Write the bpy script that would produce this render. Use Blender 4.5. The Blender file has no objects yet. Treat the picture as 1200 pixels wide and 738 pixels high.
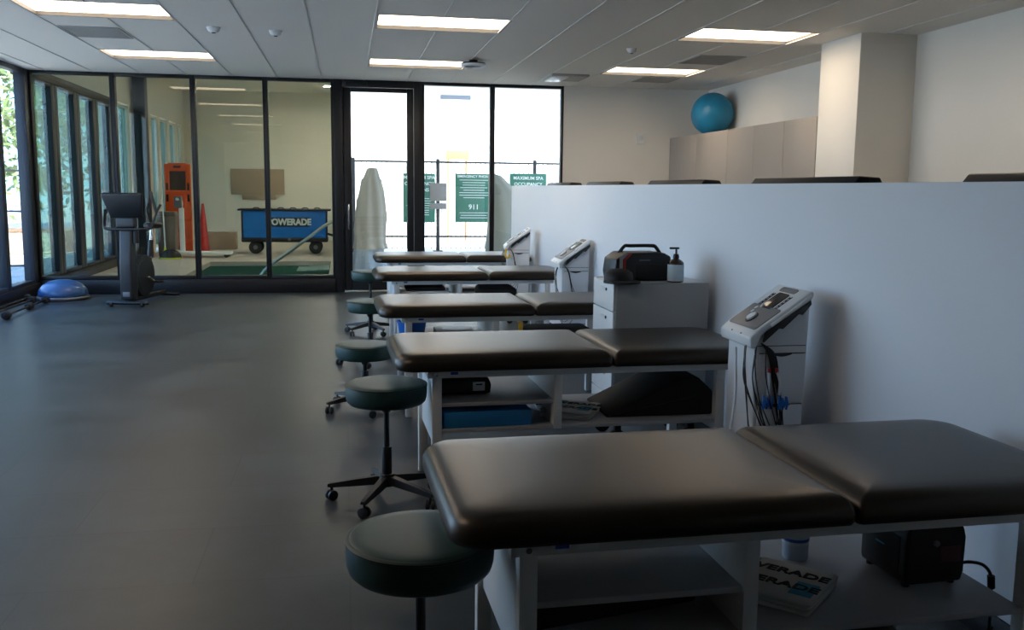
import bpy, bmesh, math, random
from mathutils import Vector, Matrix
random.seed(7)
PI = math.pi
scn = bpy.context.scene
COL = scn.collection

# ------------------------------------------------------------------ camera
YAW, PIT, ROL = math.radians(10.146), math.radians(7.69), math.radians(0.607)
EYE = 1.525
fw = Vector((math.sin(YAW)*math.cos(PIT), math.cos(YAW)*math.cos(PIT), -math.sin(PIT)))
rt = Vector((math.cos(YAW), -math.sin(YAW), 0))
up = rt.cross(fw)
rt2 = rt*math.cos(ROL) + up*math.sin(ROL)
up2 = -rt*math.sin(ROL) + up*math.cos(ROL)
cd = bpy.data.cameras.new('camera'); cam = bpy.data.objects.new('camera', cd); COL.objects.link(cam)
cam.matrix_world = Matrix(((rt2.x, up2.x, -fw.x, 0), (rt2.y, up2.y, -fw.y, 0), (rt2.z, up2.z, -fw.z, EYE), (0, 0, 0, 1)))
cd.sensor_width = 36; cd.lens = 1093/1200*36; cd.clip_start = .05; cd.clip_end = 300
scn.camera = cam
Y0 = -7.0

# ------------------------------------------------------------------ light and exposure
SKY = 5.4; SUN = 17.0; LAMP = 7.5; POOL_LAMP = 1600.0
scn.view_settings.view_transform = 'Standard'; scn.view_settings.look = 'None'
scn.view_settings.gamma = 1; scn.view_settings.use_curve_mapping = False
scn.view_settings.exposure = 0.08
w = bpy.data.worlds.new('sky'); scn.world = w; w.use_nodes = True
nt = w.node_tree; nt.nodes.clear()
tc = nt.nodes.new('ShaderNodeTexCoord'); sx = nt.nodes.new('ShaderNodeSeparateXYZ')
cr = nt.nodes.new('ShaderNodeValToRGB'); bg = nt.nodes.new('ShaderNodeBackground'); wo = nt.nodes.new('ShaderNodeOutputWorld')
cr.color_ramp.elements[0].position = 0.0; cr.color_ramp.elements[0].color = (.52, .74, 1.0, 1)
cr.color_ramp.elements[1].position = .6; cr.color_ramp.elements[1].color = (.20, .42, 1.0, 1)
nt.links.new(tc.outputs['Generated'], sx.inputs[0]); nt.links.new(sx.outputs['Z'], cr.inputs[0])
nt.links.new(cr.outputs[0], bg.inputs[0]); nt.links.new(bg.outputs[0], wo.inputs[0]); bg.inputs[1].default_value = SKY
sl = bpy.data.lights.new('sun', 'SUN'); sl.energy = SUN; sl.angle = math.radians(.6); sl.color = (1, .95, .88)
so = bpy.data.objects.new('sun', sl); COL.objects.link(so)
so.rotation_euler = Vector((-.30, .52, -.80)).to_track_quat('-Z', 'Y').to_euler()
try:
    cy = scn.cycles
    cy.use_denoising = True; cy.max_bounces = 10; cy.diffuse_bounces = 5; cy.glossy_bounces = 4
    cy.transparent_max_bounces = 24; cy.sample_clamp_indirect = 6; cy.caustics_reflective = False; cy.caustics_refractive = False
except Exception:
    pass

# ------------------------------------------------------------------ materials
def mat(name, col, rough=.5, metal=0, spec=.5, noise=None, bump=None, emit=None):
    m = bpy.data.materials.new(name); m.use_nodes = True
    n = m.node_tree.nodes; l = m.node_tree.links; b = n['Principled BSDF']
    b.inputs['Base Color'].default_value = (*col, 1); b.inputs['Roughness'].default_value = rough
    b.inputs['Metallic'].default_value = metal; b.inputs['Specular IOR Level'].default_value = spec
    if emit:
        b.inputs['Emission Color'].default_value = (*emit[0], 1); b.inputs['Emission Strength'].default_value = emit[1]
    if noise or bump:
        t = n.new('ShaderNodeTexCoord')
    if noise:                                    # (scale, amount): gentle tone variation
        nz = n.new('ShaderNodeTexNoise'); nz.inputs['Scale'].default_value = noise[0]; nz.inputs['Detail'].default_value = 6
        l.new(t.outputs['Object'], nz.inputs['Vector'])
        r = n.new('ShaderNodeValToRGB'); k = noise[1]
        r.color_ramp.elements[0].position = .3; r.color_ramp.elements[1].position = .7
        r.color_ramp.elements[0].color = (*[c*(1-k) for c in col], 1); r.color_ramp.elements[1].color = (*[min(1, c*(1+k)) for c in col], 1)
        l.new(nz.outputs[0], r.inputs[0]); l.new(r.outputs[0], b.inputs['Base Color'])
    if bump:
        nz = n.new('ShaderNodeTexNoise'); nz.inputs['Scale'].default_value = bump[0]; nz.inputs['Detail'].default_value = 4
        l.new(t.outputs['Object'], nz.inputs['Vector'])
        bp = n.new('ShaderNodeBump'); bp.inputs['Strength'].default_value = bump[1]; bp.inputs['Distance'].default_value = .004
        l.new(nz.outputs[0], bp.inputs['Height']); l.new(bp.outputs[0], b.inputs['Normal'])
    return m

def glass_mat(name, tint=(.93, .97, .95)):
    m = bpy.data.materials.new(name); m.use_nodes = True
    n = m.node_tree.nodes; l = m.node_tree.links; n.clear()
    o = n.new('ShaderNodeOutputMaterial'); mx = n.new('ShaderNodeMixShader'); f = n.new('ShaderNodeFresnel')
    tr = n.new('ShaderNodeBsdfTransparent'); g = n.new('ShaderNodeBsdfGlossy')
    ge = n.new('ShaderNodeNewGeometry'); mr = n.new('ShaderNodeMapRange')      # the same reflectance from both sides of a pane
    mr.inputs['To Min'].default_value = 1.5; mr.inputs['To Max'].default_value = 1/1.5
    l.new(ge.outputs['Backfacing'], mr.inputs['Value']); l.new(mr.outputs[0], f.inputs['IOR'])
    tr.inputs[0].default_value = (*tint, 1); g.inputs['Roughness'].default_value = 0
    l.new(f.outputs[0], mx.inputs[0]); l.new(tr.outputs[0], mx.inputs[1]); l.new(g.outputs[0], mx.inputs[2]); l.new(mx.outputs[0], o.inputs[0])
    return m

def floor_mat():
    m = mat('vinyl_floor', (.05, .05, .05), .38, spec=.34)
    n = m.node_tree.nodes; l = m.node_tree.links; b = n['Principled BSDF']
    t = n.new('ShaderNodeTexCoord')
    br = n.new('ShaderNodeTexBrick'); br.inputs['Scale'].default_value = 1
    br.inputs['Brick Width'].default_value = 1.2; br.inputs['Row Height'].default_value = .6; br.inputs['Mortar Size'].default_value = .0025
    br.inputs['Color1'].default_value = (.042, .051, .057, 1); br.inputs['Color2'].default_value = (.036, .044, .050, 1); br.inputs['Mortar'].default_value = (.022, .026, .030, 1)
    l.new(t.outputs['Object'], br.inputs['Vector'])
    nz = n.new('ShaderNodeTexNoise'); nz.inputs['Scale'].default_value = 1.3; nz.inputs['Detail'].default_value = 9; nz.inputs['Roughness'].default_value = .65
    l.new(t.outputs['Object'], nz.inputs['Vector'])
    r = n.new('ShaderNodeValToRGB'); r.color_ramp.elements[0].position = .3; r.color_ramp.elements[1].position = .72
    r.color_ramp.elements[0].color = (.45, .45, .46, 1); r.color_ramp.elements[1].color = (1.5, 1.48, 1.45, 1)
    l.new(nz.outputs[0], r.inputs[0])
    mx = n.new('ShaderNodeMix'); mx.data_type = 'RGBA'; mx.blend_type = 'MULTIPLY'; mx.inputs['Factor'].default_value = 1
    l.new(br.outputs['Color'], mx.inputs['A']); l.new(r.outputs[0], mx.inputs['B']); l.new(mx.outputs['Result'], b.inputs['Base Color'])
    r2 = n.new('ShaderNodeMapRange'); r2.inputs['To Min'].default_value = .30; r2.inputs['To Max'].default_value = .48
    l.new(nz.outputs[0], r2.inputs['Value']); l.new(r2.outputs[0], b.inputs['Roughness'])
    return m

M = dict(
    wall=mat('wall_paint', (.80, .765, .71), .7, noise=(1.5, .012)),
    cool=mat('partition_paint', (.76, .79, .84), .55, noise=(1.5, .01)),
    ceil=mat('ceiling_tile', (.76, .735, .69), .85, bump=(180, .15)),
    grid=mat('ceiling_grid_paint', (.66, .66, .64), .5),
    floor=floor_mat(),
    dark=mat('dark_bronze_metal', (.012, .013, .016), .42, .3),
    steelblue=mat('grey_blue_metal', (.028, .034, .046), .4, .3),
    glass=glass_mat('window_glass'), glass_g=glass_mat('green_tinted_glass', (.36, .50, .46)),
    lam=mat('white_laminate', (.74, .74, .73), .38), lamgrey=mat('grey_laminate', (.40, .39, .375), .45),
    cab=mat('taupe_cabinet', (.36, .32, .285), .45),
    vinyl=mat('brown_black_vinyl', (.013, .0100, .0075), .34, spec=.58, bump=(420, .05)),
    black=mat('black_plastic', (.007, .007, .008), .45), blackm=mat('black_rough_plastic', (.016, .016, .017), .7),
    foam=mat('black_foam_cover', (.010, .010, .011), .75), green=mat('dark_green_vinyl', (.010, .044, .038), .45, bump=(420, .04)),
    piping=mat('dark_green_piping', (.008, .032, .028), .45), chrome=mat('chrome', (.75, .75, .76), .18, 1),
    white=mat('white_plastic', (.78, .79, .80), .35), offw=mat('off_white_plastic', (.70, .70, .71), .45), greyp=mat('grey_plastic', (.17, .17, .175), .4),
    dgrey=mat('dark_grey_plastic', (.014, .014, .016), .45), screen=mat('dark_screen', (.03, .022, .02), .15),
    blue=mat('blue_vinyl', (.02, .21, .48), .5), ballb=mat('blue_rubber', (.015, .23, .42), .38), bosu=mat('bosu_blue_rubber', (.035, .11, .27), .3),
    tub=mat('blue_plastic_tub', (.01, .14, .55), .35), lblue=mat('light_blue_print', (.06, .33, .50), .8), towel=mat('white_towel', (.60, .59, .56), .95, bump=(260, .5)),
    ink=mat('black_ink', (.02, .022, .025), .8), red=mat('red_plastic', (.5, .02, .015), .45), orange=mat('orange_plastic', (.75, .10, .015), .45),
    redlcd=mat('dim_red_panel', (.10, .022, .026), .3), yellow=mat('yellow_strap', (.75, .45, .03), .6), lime=mat('lime_plastic', (.45, .55, .03), .5),
    lens=mat('lamp_lens', (.9, .9, .9), .5, emit=((1.0, .80, .58), LAMP)), plens=mat('pool_lamp_lens', (.9, .9, .9), .5, emit=((1.0, .90, .75), POOL_LAMP)), shelf=mat('shelf_laminate', (.42, .42, .43), .4),
    trough=mat('lamp_trough_paint', (.085, .083, .082), .5), vent=mat('vent_grey', (.36, .36, .35), .6),
    cream=mat('cream_wall', (.78, .74, .64), .8), tan=mat('tan_reflection_paint', (.36, .27, .19), .7), tanbox=mat('box_reflection_paint', (.42, .33, .24), .85),
    ptile=mat('pool_deck_tile', (.56, .49, .40), .5, noise=(3, .06)), water=mat('pool_water', (.012, .055, .040), .2, spec=.0), basin=mat('pool_basin', (.10, .22, .19), .6),
    cartblue=mat('cooler_blue', (.008, .18, .62), .35), concrete=mat('concrete', (.60, .55, .47), .85, noise=(2, .08)),
    ext=mat('white_stucco', (.85, .83, .80), .9), signg=mat('sign_green', (.035, .16, .10), .5), signw=mat('sign_white', (.85, .86, .84), .6),
    iron=mat('fence_iron', (.03, .03, .028), .5), cover=mat('grey_beige_cover', (.34, .32, .27), .9, bump=(12, .6)), covb=mat('blue_grey_cover', (.30, .36, .42), .9),
    covg=mat('grey_green_cover', (.24, .25, .22), .9, bump=(12, .6)), leaf=mat('leaf', (.20, .26, .09), .5, noise=(3, .4)), bark=mat('bark', (.45, .40, .33), .9, bump=(20, 1)),
    grey=mat('grey_bin_plastic', (.22, .20, .18), .5), lotion=mat('translucent_bottle', (.55, .68, .85), .25), bluel=mat('blue_label', (.03, .10, .50), .5),
    amber=mat('dark_amber_plastic', (.035, .014, .008), .25), plabel=mat('pale_blue_label', (.62, .74, .80), .5), brown=mat('brown_sign', (.55, .26, .10), .7),
    mulch=mat('dry_leaves', (.30, .17, .09), .95, noise=(25, .5)), rail=mat('brushed_steel', (.62, .62, .58), .3, .9), pink=mat('dusky_pink', (.35, .16, .15), .7),
)

# ------------------------------------------------------------------ mesh helpers
def V(*a): return Vector(a)
class MB:
    def __init__(s): s.bm = bmesh.new()
    def _merge(s, b):
        me = bpy.data.meshes.new('t'); b.to_mesh(me); b.free(); s.bm.from_mesh(me); bpy.data.meshes.remove(me)
    def box(s, lo, hi, bev=.003, seg=2, mtx=None):
        b = bmesh.new(); bmesh.ops.create_cube(b, size=1)
        sz = [abs(hi[i]-lo[i]) for i in range(3)]; ce = [(hi[i]+lo[i])/2 for i in range(3)]
        for v in b.verts: v.co = Vector((v.co[i]*sz[i]+ce[i] for i in range(3)))
        bev = min(bev, min(sz)*.45)
        if bev > 1e-5: bmesh.ops.bevel(b, geom=b.edges[:], offset=bev, segments=seg, profile=.5, affect='EDGES')
        if mtx: b.transform(mtx)
        s._merge(b); return s
    def cyl(s, p0, p1, r, r2=None, n=20, cap=True, bev=0):
        p0, p1 = Vector(p0), Vector(p1); d = p1-p0; b = bmesh.new()
        bmesh.ops.create_cone(b, cap_ends=cap, segments=n, radius1=r, radius2=r if r2 is None else r2, depth=d.length)
        if bev:
            es = [e for e in b.edges if len(e.link_faces) == 2 and any(len(f.verts) > 4 for f in e.link_faces)]
            bmesh.ops.bevel(b, geom=es, offset=bev, segments=2, profile=.5, affect='EDGES')
        b.transform(Matrix.Translation((p0+p1)/2) @ d.to_track_quat('Z', 'Y').to_matrix().to_4x4())
        s._merge(b); return s
    def sph(s, c, r, sc=(1, 1, 1), n=24, mtx=None):
        b = bmesh.new(); bmesh.ops.create_uvsphere(b, u_segments=n, v_segments=n//2+2, radius=r)
        b.transform(Matrix.Translation(c) @ (mtx or Matrix()) @ Matrix.Diagonal((*sc, 1))); s._merge(b); return s
    def lathe(s, prof, c=(0, 0, 0), n=40, fold=None):
        b = bmesh.new(); rings = []
        for k, (r, z) in enumerate(prof):
            ring = []
            for i in range(n):
                a = 2*PI*i/n; q = r*(1+(fold(a, z) if fold else 0)); ring.append(b.verts.new((c[0]+q*math.cos(a), c[1]+q*math.sin(a), c[2]+z)))
            rings.append(ring)
        for A, B in zip(rings, rings[1:]):
            for i in range(n): b.faces.new((A[i], A[(i+1) % n], B[(i+1) % n], B[i]))
        if prof[0][0] > 1e-4: b.faces.new(rings[0][::-1])
        if prof[-1][0] > 1e-4: b.faces.new(rings[-1])
        bmesh.ops.remove_doubles(b, verts=b.verts[:], dist=1e-6); bmesh.ops.recalc_face_normals(b, faces=b.faces[:])
        s._merge(b); return s
    def prism(s, poly, axis, a, bb, bev=0, seg=2, mtx=None):
        """poly: 2D points on the two other axes (in x,y,z order), extruded along axis from a to bb."""
        b = bmesh.new()
        def P(p, t): return {'x': (t, p[0], p[1]), 'y': (p[0], t, p[1]), 'z': (p[0], p[1], t)}[axis]
        A = [b.verts.new(P(p, a)) for p in poly]; B = [b.verts.new(P(p, bb)) for p in poly]; n = len(poly)
        b.faces.new(A); b.faces.new(B)
        for i in range(n): b.faces.new((A[i], A[(i+1) % n], B[(i+1) % n], B[i]))
        bmesh.ops.recalc_face_normals(b, faces=b.faces[:])
        if bev: bmesh.ops.bevel(b, geom=b.edges[:], offset=bev, segments=seg, profile=.5, affect='EDGES')
        if mtx: b.transform(mtx)
        s._merge(b); return s
    def tube(s, pts, r, n=8, smooth=6, r_end=None):
        pts = [Vector(p) for p in pts]
        if smooth and len(pts) > 2:
            q = []; e = [pts[0]*2-pts[1]]+pts+[pts[-1]*2-pts[-2]]
            for i in range(1, len(e)-2):
                for k in range(smooth):
                    t = k/smooth; a, b_, c, d = e[i-1:i+3]
                    q.append(.5*((2*b_)+(c-a)*t+(2*a-5*b_+4*c-d)*t*t+(3*b_-a-3*c+d)*t**3))
            pts = q+[pts[-1]]
        b = bmesh.new(); rings = []; nr = None
        for i, p in enumerate(pts):
            t = (pts[min(i+1, len(pts)-1)]-pts[max(i-1, 0)]).normalized()
            if nr is None: nr = t.orthogonal().normalized()
            nr = (nr-t*nr.dot(t)); nr = nr.normalized() if nr.length > 1e-6 else t.orthogonal().normalized()
            bn = t.cross(nr); rr = r if r_end is None else r+(r_end-r)*i/(len(pts)-1)
            rings.append([b.verts.new(p+nr*rr*math.cos(2*PI*k/n)+bn*rr*math.sin(2*PI*k/n)) for k in range(n)])
        for A, B in zip(rings, rings[1:]):
            for k in range(n): b.faces.new((A[k], A[(k+1) % n], B[(k+1) % n], B[k]))
        b.faces.new(rings[0][::-1]); b.faces.new(rings[-1])
        s._merge(b); return s
    def rings(s, loops, cap=True):
        b = bmesh.new(); R = [[b.verts.new(p) for p in L] for L in loops]; n = len(R[0])
        for A, B in zip(R, R[1:]):
            for k in range(n): b.faces.new((A[k], A[(k+1) % n], B[(k+1) % n], B[k]))
        if cap: b.faces.new(R[0][::-1]); b.faces.new(R[-1])
        bmesh.ops.recalc_face_normals(b, faces=b.faces[:]); s._merge(b); return s
    def quad(s, a, b, c, d):
        s.bm.faces.new([s.bm.verts.new(p) for p in (a, b, c, d)]); return s
    def build(s, name, m, parent=None, loc=None, rz=0, ang=40, rot=None):
        me = bpy.data.meshes.new(name); s.bm.to_mesh(me); s.bm.free()
        for p in me.polygons: p.use_smooth = True
        me.set_sharp_from_angle(angle=math.radians(ang))
        o = bpy.data.objects.new(name, me); COL.objects.link(o); me.materials.append(M[m] if isinstance(m, str) else m)
        if parent is not None: o.parent = parent
        if loc: o.location = loc
        if rz: o.rotation_euler.z = rz
        if rot: o.rotation_euler = rot
        return o

def rrect(x0, x1, y0, y1, rad, inset, z, n=7):
    """rounded rectangle ring; rad = radii at (x0y0, x1y0, x1y1, x0y1)"""
    x0 += inset; x1 -= inset; y0 += inset; y1 -= inset; pts = []
    for (cx, cy, sx_, sy_, a0, r) in ((x0, y0, 1, 1, PI, rad[0]), (x1, y0, -1, 1, 1.5*PI, rad[1]), (x1, y1, -1, -1, 0, rad[2]), (x0, y1, 1, -1, .5*PI, rad[3])):
        r = max(r-inset*.6, .004)
        for k in range(n):
            a = a0+.5*PI*k/(n-1); pts.append((cx+sx_*r+r*math.cos(a), cy+sy_*r+r*math.sin(a), z))
    return pts

def tag(o, label, cat, group=None, kind=None):
    o['label'] = label; o['category'] = cat
    if group: o['group'] = group
    if kind: o['kind'] = kind
    return o
def empty(name, label, cat, loc=(0, 0, 0), rz=0, group=None):
    o = bpy.data.objects.new(name, None); COL.objects.link(o); o.location = loc; o.rotation_euler.z = rz; o.empty_display_size = .05
    return tag(o, label, cat, group)
def struct(name, mb, m, parent=None, ang=40):
    o = mb.build(name, m, parent, ang=ang)
    if parent is None: o['kind'] = 'structure'
    return o
def copy_tree(o, parent=None):
    c = o.copy(); COL.objects.link(c)
    if parent is not None: c.parent = parent
    for ch in list(o.children): copy_tree(ch, c)
    return c
def text(body, size, m, parent, loc, rot=(0, 0, 0), name='lettering', align='CENTER', bold=.0, sx_=1., ext=.001):
    cu = bpy.data.curves.new(name, 'FONT'); cu.body = body; cu.size = size; cu.extrude = ext; cu.align_x = align; cu.align_y = 'CENTER'; cu.offset = bold; cu.resolution_u = 3
    t = bpy.data.objects.new('tmp', cu); COL.objects.link(t); bpy.context.view_layer.update()
    me = bpy.data.meshes.new_from_object(t.evaluated_get(bpy.context.evaluated_depsgraph_get()))
    bpy.data.objects.remove(t); bpy.data.curves.remove(cu)
    o = bpy.data.objects.new(name, me); COL.objects.link(o); me.materials.clear(); me.materials.append(M[m])
    o.parent = parent; o.location = loc; o.rotation_euler = rot; o.scale = (sx_, 1, 1)
    return o

M['vinyl'].node_tree.nodes['Principled BSDF'].inputs['Specular Tint'].default_value = (1, .86, .74, 1)

# ================================================================== the room
D = 13.85; H = 3.05; XL = -4.2; XR = 5.5
struct('floor', MB().box((XL-.12, Y0, -.2), (XR+.15, D+.1, 0), 0), 'floor')
# ceiling: slabs round the light wells
LX = [(-2.745, -1.53), (.31, 1.525), (3.35, 4.565)]; LY = [11.56-2.92*k for k in range(5)]; LD = .74
mb = MB()
ys = sorted([Y0]+[v for y in LY for v in (y, y+LD)]+[D])
for i in range(0, len(ys)-1):
    a, b = ys[i], ys[i+1]
    if any(abs(a-y) < 1e-6 for y in LY):
        xs = [XL]+[v for p in LX for v in p]+[XR]
        for k in range(0, len(xs), 2): mb.box((xs[k], a, H), (xs[k+1], b, H+.02), 0)
    else:
        mb.box((XL, a, H), (XR, b, H+.02), 0)
struct('ceiling', mb, 'ceil')
struct('roof_slab', MB().box((XL-.6, Y0-.5, H+.12), (XR+.4, D+.25, H+.45), 0), 'ext')
mb = MB()
gx = [-.317+.608*k for k in range(-6, 10)]
for x in gx:
    segs = [Y0]
    for y in sorted(LY):
        if any(p[0]+.02 < x < p[1]-.02 for p in LX): segs += [y, y+LD]
    segs.append(D)
    for k in range(0, len(segs), 2): mb.box((x-.006, segs[k], H-.006), (x+.006, segs[k+1], H+.001), 0)
for y in [v for q in LY for v in (q-.012, q+LD+.012)]:
    for p in LX: mb.box((p[0], y-.008, H-.005), (p[1], y+.008, H+.001), 0)
struct('trim_1', mb, 'grid')
# walls
struct('wall_right', MB().box((XR, Y0, 0), (XR+.15, D+.1, H+.1), 0), 'wall')
struct('wall_near', MB().box((XL-.1, Y0-.15, 0), (XR+.15, Y0, H+.1), 0), 'wall')
struct('wall_back', MB().box((3.23, D, 0), (XR+.15, D+.15, H+.1), 0), 'wall')
struct('wall_left', MB().box((XL-.12, Y0, 0), (XL, 4.41, H+.1), 0), 'wall')
struct('column', MB().box((4.905, 8.515, 0), (5.5, 9.28, H), .002), 'wall')
struct('wall_partition', MB().box((2.17, -1.5, 0), (2.30, 12.25, 1.567), .003), 'cool')
struct('baseboard_partition', MB().box((2.158, -1.5, 0), (2.17, 12.25, .10), .002), 'dark')

# ---- window frames and panes
def window(name, axis, a, b, z0, z1, pos, fr=.045, dep=.12, m='dark', g='glass', side=1, sill=.05, head=.045):
    """a framed pane; axis 'x': runs along x in the plane y = pos; axis 'y': runs along y in the plane x = pos"""
    f = MB()
    def bx(u0, u1, za, zb, d0=0, d1=dep, bev=.004):
        if axis == 'x': f.box((u0, pos+d0, za), (u1, pos+d1, zb), bev)
        else: f.box((pos-d1, u0, za), (pos-d0, u1, zb), bev)
    bx(a, a+fr, z0, z1); bx(b-fr, b, z0, z1); bx(a+fr, b-fr, z0, z0+sill); bx(a+fr, b-fr, z1-head, z1)
    o = struct(name, f, m)
    p = MB()
    if axis == 'x': p.box((a+fr, pos+dep*.5, z0+sill), (b-fr, pos+dep*.5+.008, z1-head), 0)
    else: p.box((pos-dep*.5-.008, a+fr, z0+sill), (pos-dep*.5, b-fr, z1-head), 0)
    p.build('pane', g, o)
    return o
n_ = 1
for a, b in ((-4.2, -3.13), (-3.13, -2.075), (-2.075, -1.093), (-1.093, -.15)):
    window('window_%d' % n_, 'x', a, b, .20, H, D, .035); n_ += 1
for a, b in ((1.12, 2.158), (2.158, 3.23)):
    window('window_%d' % n_, 'x', a, b, .05, H, D, .034, sill=.08); n_ += 1
struct('sill_back', MB().box((-4.2, D-.03, 0), (-.15, D+.12, .20), .006).box((1.12, D, 0), (3.23, D+.12, .06), .004), 'dark')
lefty = [4.4133+1.1867*k for k in range(0, 7)]+[12.72, D]
for a, b in zip(lefty, lefty[1:]):
    window('window_%d' % n_, 'y', a, b, .17, H, XL, .06, .13, 'steelblue', head=.06); n_ += 1
struct('sill_left', MB().box((XL-.13, 4.41, 0), (XL+.03, D, .17), .006), 'dark')
struct('trim_2', MB().box((XL-.13, D-.17, 0), (XL+.005, D+.12, H), .004), 'steelblue')
# ---- glazed door
f = MB().box((-.15, D-.01, 0), (-.02, D+.13, H), .004).box((1.0, D-.01, 0), (1.12, D+.13, H), .004).box((-.02, D-.01, 2.95), (1.0, D+.13, H), .004)
dr = struct('door_1', f, 'dark')
lf = MB().box((-.015, D+.02, .02), (.10, D+.075, 2.945), .005).box((.90, D+.02, .02), (.995, D+.075, 2.945), .005)
lf.box((.10, D+.02, .02), (.90, D+.075, .30), .005).box((.10, D+.02, 2.885), (.90, D+.075, 2.945), .005)
leaf = lf.build('door_leaf', 'dark', dr)
MB().box((.10, D+.045, .30), (.90, D+.055, 2.885), 0).build('pane', 'glass', leaf)
MB().tube([(.05, D+.02, .95), (.05, D-.03, .95), (.05, D-.03, 1.25), (.05, D+.02, 1.25)], .012, smooth=3).build('door_handle', 'chrome', leaf)
MB().box((.02, D-.03, 2.955), (.34, D-.01, 3.02), .006).build('door_closer', 'black', dr)
MB().box((-.02, D-.02, 0), (1.0, D+.13, .015), .003).build('threshold', 'rail', dr)

# ================================================================== ceiling fittings
where = {(0, 0): 'over the left window corner, farther from camera', (0, 1): 'over the dark floor by the left windows, cut by photo edge',
         (1, 0): 'nearest the glazed door, farther of the middle pair', (1, 1): 'in the middle pair, nearer one in front of the round black sensor',
         (2, 0): 'nearest the blue exercise ball, right pair farther one', (2, 1): 'in front of the white column, right pair nearer one'}
proto = None
for i, (x0, x1) in enumerate(LX):
    for j, y in enumerate(LY):
        if j > (3, 1, 2)[i]: continue
        lab = 'recessed ceiling light '+where.get((i, j), 'above the treatment tables behind the camera')
        if proto is None:
            proto = empty('ceiling_light', lab, 'ceiling light', (0, 0, 0), 0, 'recessed ceiling light panels')
            wd = x1-x0
            f = MB().box((0, 0, -.003), (wd, .012, .06), 0).box((0, LD-.012, -.004), (wd, LD, .06), 0).box((0, .012, -.004), (.012, LD-.012, .06), 0).box((wd-.012, .012, -.004), (wd, LD-.012, .06), 0)
            f.build('trough', 'trough', proto)
            MB().box((.012, .012, .032), (wd-.012, LD-.012, .042), 0).build('lens', 'lens', proto)
            o = proto
        else:
            o = copy_tree(proto)
        o['label'] = lab; o.location = (x0, y, H)
def vent(x0, x1, y0, y1, lab):
    t = empty('ceiling_vent', lab, 'vent', ((x0+x1)/2, (y0+y1)/2, H), 0, 'ceiling vents'); a, b = (x1-x0)/2, (y1-y0)/2
    MB().box((-a, -b, -.010), (a, -b+.02, 0), .002).box((-a, b-.02, -.010), (a, b, 0), .002).box((-a, -b+.02, -.010), (-a+.02, b-.02, 0), .002).box((a-.02, -b+.02, -.010), (a, b-.02, 0), .002).build('frame', 'vent', t)
    s = MB(); k = -b+.03
    while k < b-.03: s.box((-a+.02, k, -.008), (a-.02, k+.012, -.002), 0); k += .03
    s.build('grille', 'vent', t)
vent(-2.72, -2.16, 9.95, 10.62, 'grey ceiling vent between the two left light panels')
vent(3.97, 4.53, 10.3, 11.0, 'grey ceiling vent between the two right light panels')
vent(4.0, 4.53, 12.45, 13.0, 'grey ceiling vent near the back wall above the blue ball')
t = empty('ceiling_vent', 'white ceiling diffuser beside the right window top', 'vent', (2.98, 12.7, H), 0, 'ceiling vents')
MB().box((-.26, -.3, -.03), (.26, .3, 0), .008).build('frame', 'vent', t)
MB().box((-.24, -.28, -.045), (-.02, .28, -.03), .006).build('baffle', 'white', t)
def detector(x, y, lab, r=.06):
    t = empty('smoke_detector', lab, 'smoke detector', (x, y, H), 0, 'smoke detectors')
    MB().lathe([(r*1.1, 0), (r*1.1, -.012), (r, -.016), (r*.9, -.035), (r*.55, -.05), (0, -.052)]).build('housing', 'white', t)
    MB().lathe([(r*.3, -.05), (r*.3, -.056), (0, -.058)]).build('sensor', 'dgrey', t)
detector(-1.237, 9.71, 'white smoke detector left one of the pair between the light rows')
detector(-.654, 9.77, 'white smoke detector right one of the pair between the light rows')
detector(3.085, 10.04, 'white smoke detector beside the right pair of lights', .05)
t = empty('ceiling_sensor', 'round black-rimmed ceiling sensor beside the middle lights', 'sensor', (1.53, 11.35, H-.004))
MB().lathe([(.05, 0), (.05, -.03), (.14, -.035), (.15, -.05), (.14, -.065), (.11, -.07), (0, -.07)]).build('housing', 'dgrey', t)
MB().lathe([(.152, -.050), (.153, -.068), (.140, -.080), (.112, -.082), (.105, -.070)]).build('rim', 'white', t)

# ================================================================== right side furniture
def cabinet(y0, y1, nd, lab):
    t = empty('tall_cabinet', lab, 'cabinet', (5.2, (y0+y1)/2, 0), 0, 'taupe cabinets along the right wall'); b = (y1-y0)/2-.002
    MB().box((-.28, -b, .08), (.298, b, 2.32), .002).box((-.25, -b, 0), (.298, b, .08), .002).build('body', 'cab', t)
    wd = 2*b/nd; gp = .0025 if y1 < 13 else .001
    for k in range(nd):
        d = MB().box((-.30, -b+k*wd+gp, .09), (-.281, -b+(k+1)*wd-gp, 2.318), .0015).build('door', 'cab', t)
        yy = -b+(k+1)*wd-.05 if k % 2 == 0 else -b+k*wd+.05
        MB().tube([(-.30, yy, 1.0), (-.325, yy, 1.0), (-.325, yy, 1.14), (-.30, yy, 1.14)], .005, smooth=0).build('handle', 'chrome', d)
cabinet(9.285, 10.04, 1, 'single door taupe cabinet touching the white column')
cabinet(10.04, 11.63, 2, 'double taupe cabinet in the middle of the cabinet row')
cabinet(11.63, 13.84, 2, 'wide taupe cabinet carrying the blue exercise ball')
t = tag(MB().sph((0, 0, .30), .30, n=48).build('exercise_ball', 'ballb', loc=(5.2, 12.93, 2.32)), 'blue exercise ball resting on top of the taupe cabinets', 'exercise ball')
MB().cyl((-.13, -.245, .40), (-.137, -.258, .406), .012, n=12).build('plug', 'blue', t)
t = empty('wall_alarm', 'small white alarm box on back wall beside cabinets', 'alarm', (4.43, D, 2.22))
MB().box((-.06, -.03, 0), (.06, 0, .15), .006).build('housing', 'white', t)
MB().box((-.03, -.045, .07), (.03, -.03, .12), .004).build('strobe', 'offw', t)

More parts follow.
